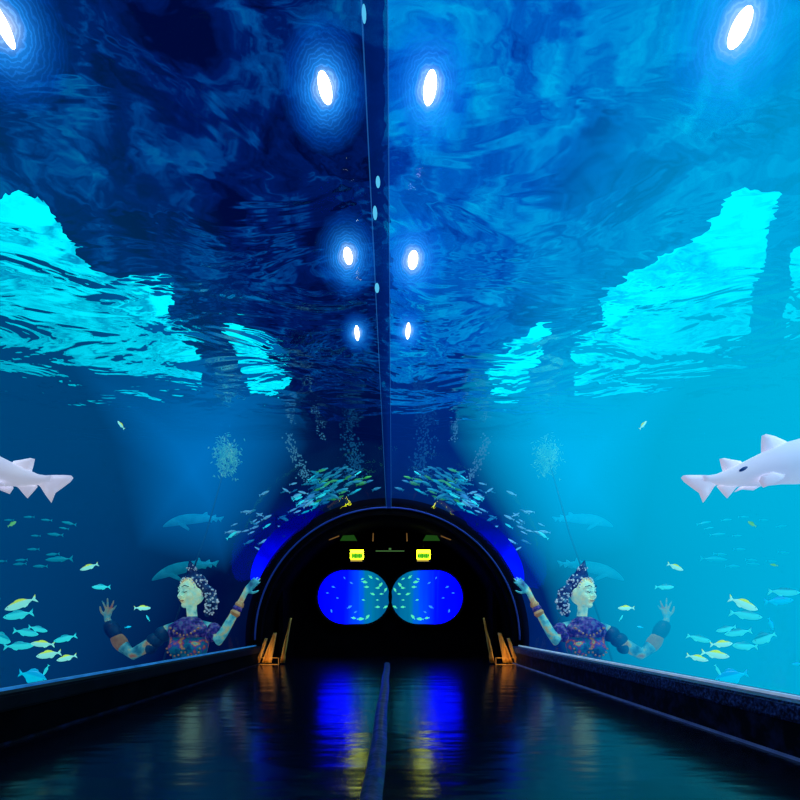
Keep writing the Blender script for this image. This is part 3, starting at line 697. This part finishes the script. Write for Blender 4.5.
for s in (1, -1):  # blue glow beside the arch, painted as an added emissive band
    bm = bmesh.new(); n = 40; rings = []
    for i in range(n+1):
        a = 22+42*i/n; w_ = .28*math.sin(math.pi*min(1, (i+1)/(n+1)*1.0))**.5*(1-.25*i/n)
        r0, r1 = 2.145, 2.15+w_
        ring_ = []
        for r_, y_ in ((r0, 7.62), (r1, 7.62), (r1, 7.66), (r0, 7.66)): ring_.append(Vector((X0+s*r_*math.cos(R(a)), y_, TZ+r_*math.sin(R(a)))))
        rings.append(ring_)
    loft(bm, rings); o = link('blue_light_collar', bm, M['crescent'])
    tag(o, 'glowing royal blue crescent light hugging the %s shoulder of the arch' % ('right' if s > 0 else 'left'), 'light')

def stadium(w_, h_, n=16):
    r = h_/2; k = w_/2-r
    return [(k+r*math.cos(R(-90+180*i/n)), r*math.sin(R(-90+180*i/n))) for i in range(n+1)] + [(-k+r*math.cos(R(90+180*i/n)), r*math.sin(R(90+180*i/n))) for i in range(n+1)]
def port_mat(name, s):
    m, nt, o = new_mat(name)
    tc = N(nt, 'ShaderNodeTexCoord'); sp = N(nt, 'ShaderNodeSeparateXYZ'); L(nt, tc.outputs['Object'], sp.inputs[0])
    nz = N(nt, 'ShaderNodeTexNoise', Scale=7, Detail=2); mp = N(nt, 'ShaderNodeMapping'); mp.inputs['Scale'].default_value = (1, 1, .06); L(nt, tc.outputs['Object'], mp.inputs[0]); L(nt, mp.outputs[0], nz.inputs['Vector'])
    ma = N(nt, 'ShaderNodeMath', operation='MULTIPLY_ADD'); ma.inputs[1].default_value = -s*.74; ma.inputs[2].default_value = .5-.13; L(nt, sp.outputs[0], ma.inputs[0])
    mb = N(nt, 'ShaderNodeMath', operation='MULTIPLY_ADD'); mb.inputs[1].default_value = .26; L(nt, nz.outputs['Fac'], mb.inputs[0]); L(nt, ma.outputs[0], mb.inputs[2])
    c = ramp(nt, mb.outputs[0], [(.0, (0, 0, .8)), (.38, (0, .001, 1)), (.55, (.0, .014, .25)), (.72, (0, .045, .09)), (.9, (0, .028, .07))])
    e = N(nt, 'ShaderNodeEmission', Strength=4.5); L(nt, c, e.inputs[0]); L(nt, e.outputs[0], o.inputs[0]); return m
M['pane'] = M['acrylic']
YB = YW-.01
for idx, (px, s) in enumerate(((353.5, -1), (427, 1))):
    c = P(px, 597, YW-.1)
    t = empty('window_%d' % (3+idx), (c.x, YB, c.z)); t['kind'] = 'structure'
    w_, h_ = 72/F*9.15, 54/F*9.15
    a = stadium(w_, h_); b_ = stadium(w_+.10, h_+.10)
    bm = bmesh.new()
    vs = [[bm.verts.new((x, y, z)) for x, z in ol] for ol, y in ((a, 0), (a, -.18), (b_, -.18), (b_, 0))]
    n = len(a)
    for i in range(4):
        for j in range(n): bm.faces.new((vs[i][j], vs[i][(j+1) % n], vs[(i+1) % 4][(j+1) % n], vs[(i+1) % 4][j]))
    link('window_frame', bm, M['black'], t)
    bm = bmesh.new(); bm.faces.new([bm.verts.new((x, -.01, z)) for x, z in a]); link('backlit_water', bm, port_mat('porthole water %d' % idx, s), t, False)
    bm = bmesh.new(); bm.faces.new([bm.verts.new((x, -.17, z)) for x, z in a]); link('pane', bm, M['pane'], t, False)
    # fish behind it: green towards the middle of the wall, blue outwards
    pts = [(24,-18,'g',4,30),(17,-20,'c',5,-40),(9,-18,'c',3.5,-20),(11,-15,'g',6,-10),(13,-10,'c',5,0),(27,-12,'g',6,50),(24,-9,'g',4.5,0),(33,-7,'g',5,60),(19,-3,'g',5,-20),(24,3,'c',3,0),(10,3,'c',3.5,10),(24,10,'g',5,0),(32,10,'g',5,30),(28,-3,'g',4,0),
           (14,20,'g',6,50),(-2,-14,'b',4,30),(-9,-19,'b',3,60),(-16,1,'b',3,10),(-4,10,'b',6,30),(-22,14,'b',4,80),(-20,-10,'b',4,20),(2,15,'b',4,-30),(7,22,'c',7,5),(0,21,'c',5,-10),(-26,-4,'b',3,0)]
    for x, y, k, ln, pi_ in pts:
        dx = -s*x*1.0; x_ = max(-32, min(32, dx))
        mt = {'g': 'fish_ltgreen', 'c': 'fish_ltgreen', 'b': 'fish_ltblue'}[k]
        f_ = fish(0, 0, ln, -s if ln > 4 else s, pi_, mt, 9.1, '%s fish drifting behind the %s porthole' % ('tiny glowing blue' if k == 'b' else 'tiny glowing green', 'left' if s < 0 else 'right'), '%s fish behind the %s porthole' % ('blue' if k == 'b' else 'green', 'left' if s < 0 else 'right'), parts=False, deep=1.5)
        f_.location = (c.x+x_/F*9.15, YB-.10, c.z-y/F*9.15)
        if k == 'b': f_.scale = [v*.9 for v in f_.scale]

# lit signs
M['sign_face'] = pbr('yellow lit sign face', [(.3, (.55, .75, .004)), (.7, (.75, .75, .006))], scale=3, emis=24)
M['sign_green'] = emit('green sign marks', (.03, .32, .01), 1.2)
M['sign_mid'] = emit('yellow green sign band', (.35, .90, .03), 1)
M['sign_low'] = emit('dim amber lower edge', (.6, .45, .05), 1)
for px, words in ((357, 'left'), (423.5, 'right')):
    c = P(px, 555.5, 8.75); k = 8.75/F
    t = empty('exit_sign', c); tag(t, 'small glowing yellow green sign above the %s porthole' % words, 'sign')
    bm = bmesh.new(); box(bm, -7*k, 7*k, 0, .06, -6*k, 6*k); link('housing', bm, M['black'], t, False)
    bm = bmesh.new(); box(bm, -6.6*k, 6.6*k, -.012, -.001, -3.4*k, 5.4*k); link('face', bm, M['sign_face'], t, False)
    bm = bmesh.new(); box(bm, -5.9*k, 5.9*k, -.0128, -.0122, -3.2*k, 2.6*k); link('band', bm, M['sign_mid'], t, False)
    bm = bmesh.new(); box(bm, -6.4*k, 5.2*k, -.012, -.001, -5.8*k, -4.0*k); link('lower_edge', bm, M['sign_low'], t, False)
    bm = bmesh.new()
    for i, (x, w_, h_) in enumerate(((-5.2, 1.6, 3.4), (-3.0, 1.2, 2.6), (-1.2, 1.8, 3.8), (1.0, 1.2, 2.8), (2.8, 1.6, 3.6), (4.8, 1.0, 2.4))):
        box(bm, (x-w_/2)*k, (x+w_/2)*k, -.018, -.013, (-1-h_/2+.6)*k, (-1+h_/2+.6)*k)
        box(bm, (x-w_/2-.3)*k, (x+w_/2+.4)*k, -.017, -.0125, (-.9)*k, (-.2)*k)
    link('green_marks', bm, M['sign_green'], t, False)
    bm = bmesh.new(); box(bm, -.008, .008, .02, .035, 6*k, 16*k); link('hanger', bm, M['black'], t, False)
# green lit ceiling panels
M['green_panel'] = emit('green lit panel', (.012, .07, .008), .8)
M['amber'] = emit('amber strip', (.22, .11, .03), .7)
for s, words in ((-1, 'left'), (1, 'right')):
    t = empty('ceiling_panel', P(390+s*41, 537, 8.0)); tag(t, 'dim green lit ceiling panel above the %s sign' % words, 'light panel')
    k = 8/F; sx = s
    def quad(name, pts_, mat):
        b = bmesh.new(); prism(b, [(x*k*sx, z*k) for x, z in pts_], 0, .03); link(name, b, M[mat], t, False)
    quad('panel', [(-8, -3.5), (9, -3.5), (6, 1.5), (-5, 2)], 'green_panel'); quad('rim', [(10, 1.6), (20, -2.4), (20, -3), (10, .8)], 'amber'); quad('bracket', [(-24.5, -4), (-23.3, -4), (-23.8, 4), (-24.6, 4)], 'amber')
M['thin_green'] = emit('thin green tube', (.08, .22, .06), .7)
t = empty('tube_light', P(390, 551, 8.6)); tag(t, 'thin dim green tube light hanging between the two signs', 'light')
bm = bmesh.new(); tube(bm, [(-.24, 0, 0), (.24, 0, 0)], .008, 8); link('tube', bm, M['thin_green'], t)
bm = bmesh.new(); box(bm, -.02, .02, -.01, .01, .02, .05); link('clip', bm, M['thin_green'], t, False)
# gold draped curtains in the portal corners
M['gold_cloth'] = pbr('golden cloth', [(.3, (.45, .20, .03)), (.7, (.75, .42, .08))], scale=6, stretch=(6, 1, .3), rough=.6, bump=.3)
for s, words in ((-1, 'left'), (1, 'right')):
    t = empty('gold_curtain', (X0+s*1.80, 7.35, 0)); tag(t, 'narrow golden curtain lit from below inside the %s foot of the arch' % words, 'curtain')
    t.scale.x = s
    for nm, x0_, w_, h_, lean in (('fold', -.03, .12, .44, .04), ('fold', .10, .05, .36, .03), ('fold', -.26, .045, .66, -.03)):
        bm = bmesh.new(); rows_ = []
        for i in range(9):
            f = i/8; z = .02+h_*f; rows_.append([Vector((x0_-lean*0+(-.10)*f*1.2+(w_*(1-.6*f))*(j/8-.5), .03*math.sin(j*2.1+i*.3), z)) for j in range(9)])
        grid(bm, rows_); o = link(nm, bm, M['gold_cloth'], t); so = o.modifiers.new('t', 'SOLIDIFY'); so.thickness = .01
    bm = bmesh.new(); box(bm, -.22, .18, -.06, -.05, .0, .006); box(bm, -.22, .18, -.06, -.05, .094, .10); box(bm, .17, .18, -.06, -.05, 0, .10); box(bm, -.22, -.21, -.06, -.05, 0, .10); link('low_rail', bm, M['gold_cloth'], t, False)
    ld = bpy.data.lights.new('footlight', 'AREA'); ld.energy = 1.0; ld.color = (1, .5, .12); ld.size = .2
    lo = bpy.data.objects.new('footlight', ld); C.objects.link(lo); lo.location = (X0+s*1.70, 7.15, .04); lo.rotation_euler = (Vector((X0+s*1.8, 7.4, .35))-lo.location).to_track_quat('-Z', 'Y').to_euler()

# ---------------------------------------------------------------- lights added in the tank for fish, sharks and statues
def area(name, loc, aim, e, col, size):
    ld = bpy.data.lights.new(name, 'AREA'); ld.energy = e; ld.color = col; ld.size = size; ld.shape = 'DISK'
    o = bpy.data.objects.new(name, ld); C.objects.link(o); o.location = loc; o.rotation_euler = (Vector(aim)-Vector(loc)).to_track_quat('-Z', 'Y').to_euler(); return o
area('tank_light_right', (4.5, 2.6, 3.75), (4.0, 4.0, 0), 260, (.75, .9, 1), .8)
area('tank_light_left', (-4.6, 2.6, 3.75), (-4.1, 4.0, 0), 170, (.65, .85, 1), .8)
area('statue_light_right', (3.4, 5.4, 3.6), (2.9, 7.2, 1.0), 150, (.7, .95, .9), .5)
area('statue_light_left', (-3.5, 5.4, 3.6), (-3.0, 7.2, 1.0), 32, (.6, .95, .85), .5)
area('school_light', (X0, 6.6, 3.7), (X0, 8.2, 2.4), 40, (.6, .85, 1), 1.2)

w = bpy.data.worlds.new('w'); bpy.context.scene.world = w; w.use_nodes = True
w.node_tree.nodes['Background'].inputs[0].default_value = (0, .0005, .002, 1)

# ---------------------------------------------------------------- camera
cd = bpy.data.cameras.new('cam'); cam = bpy.data.objects.new('cam', cd); C.objects.link(cam)
cam.location = (0, 0, H); cam.rotation_euler = (R(90), 0, 0)
cd.sensor_width = 36; cd.lens = 36*F/800; cd.shift_x = (400-VX)/800; cd.shift_y = (VY-400)/800; cd.clip_start = .05; cd.clip_end = 100
sc = bpy.context.scene; sc.camera = cam
sc.view_settings.view_transform = 'Standard'; sc.view_settings.look = 'None'
sc.cycles.max_bounces = 10; sc.cycles.transparent_max_bounces = 24; sc.cycles.transmission_bounces = 8
sc.cycles.caustics_reflective = False
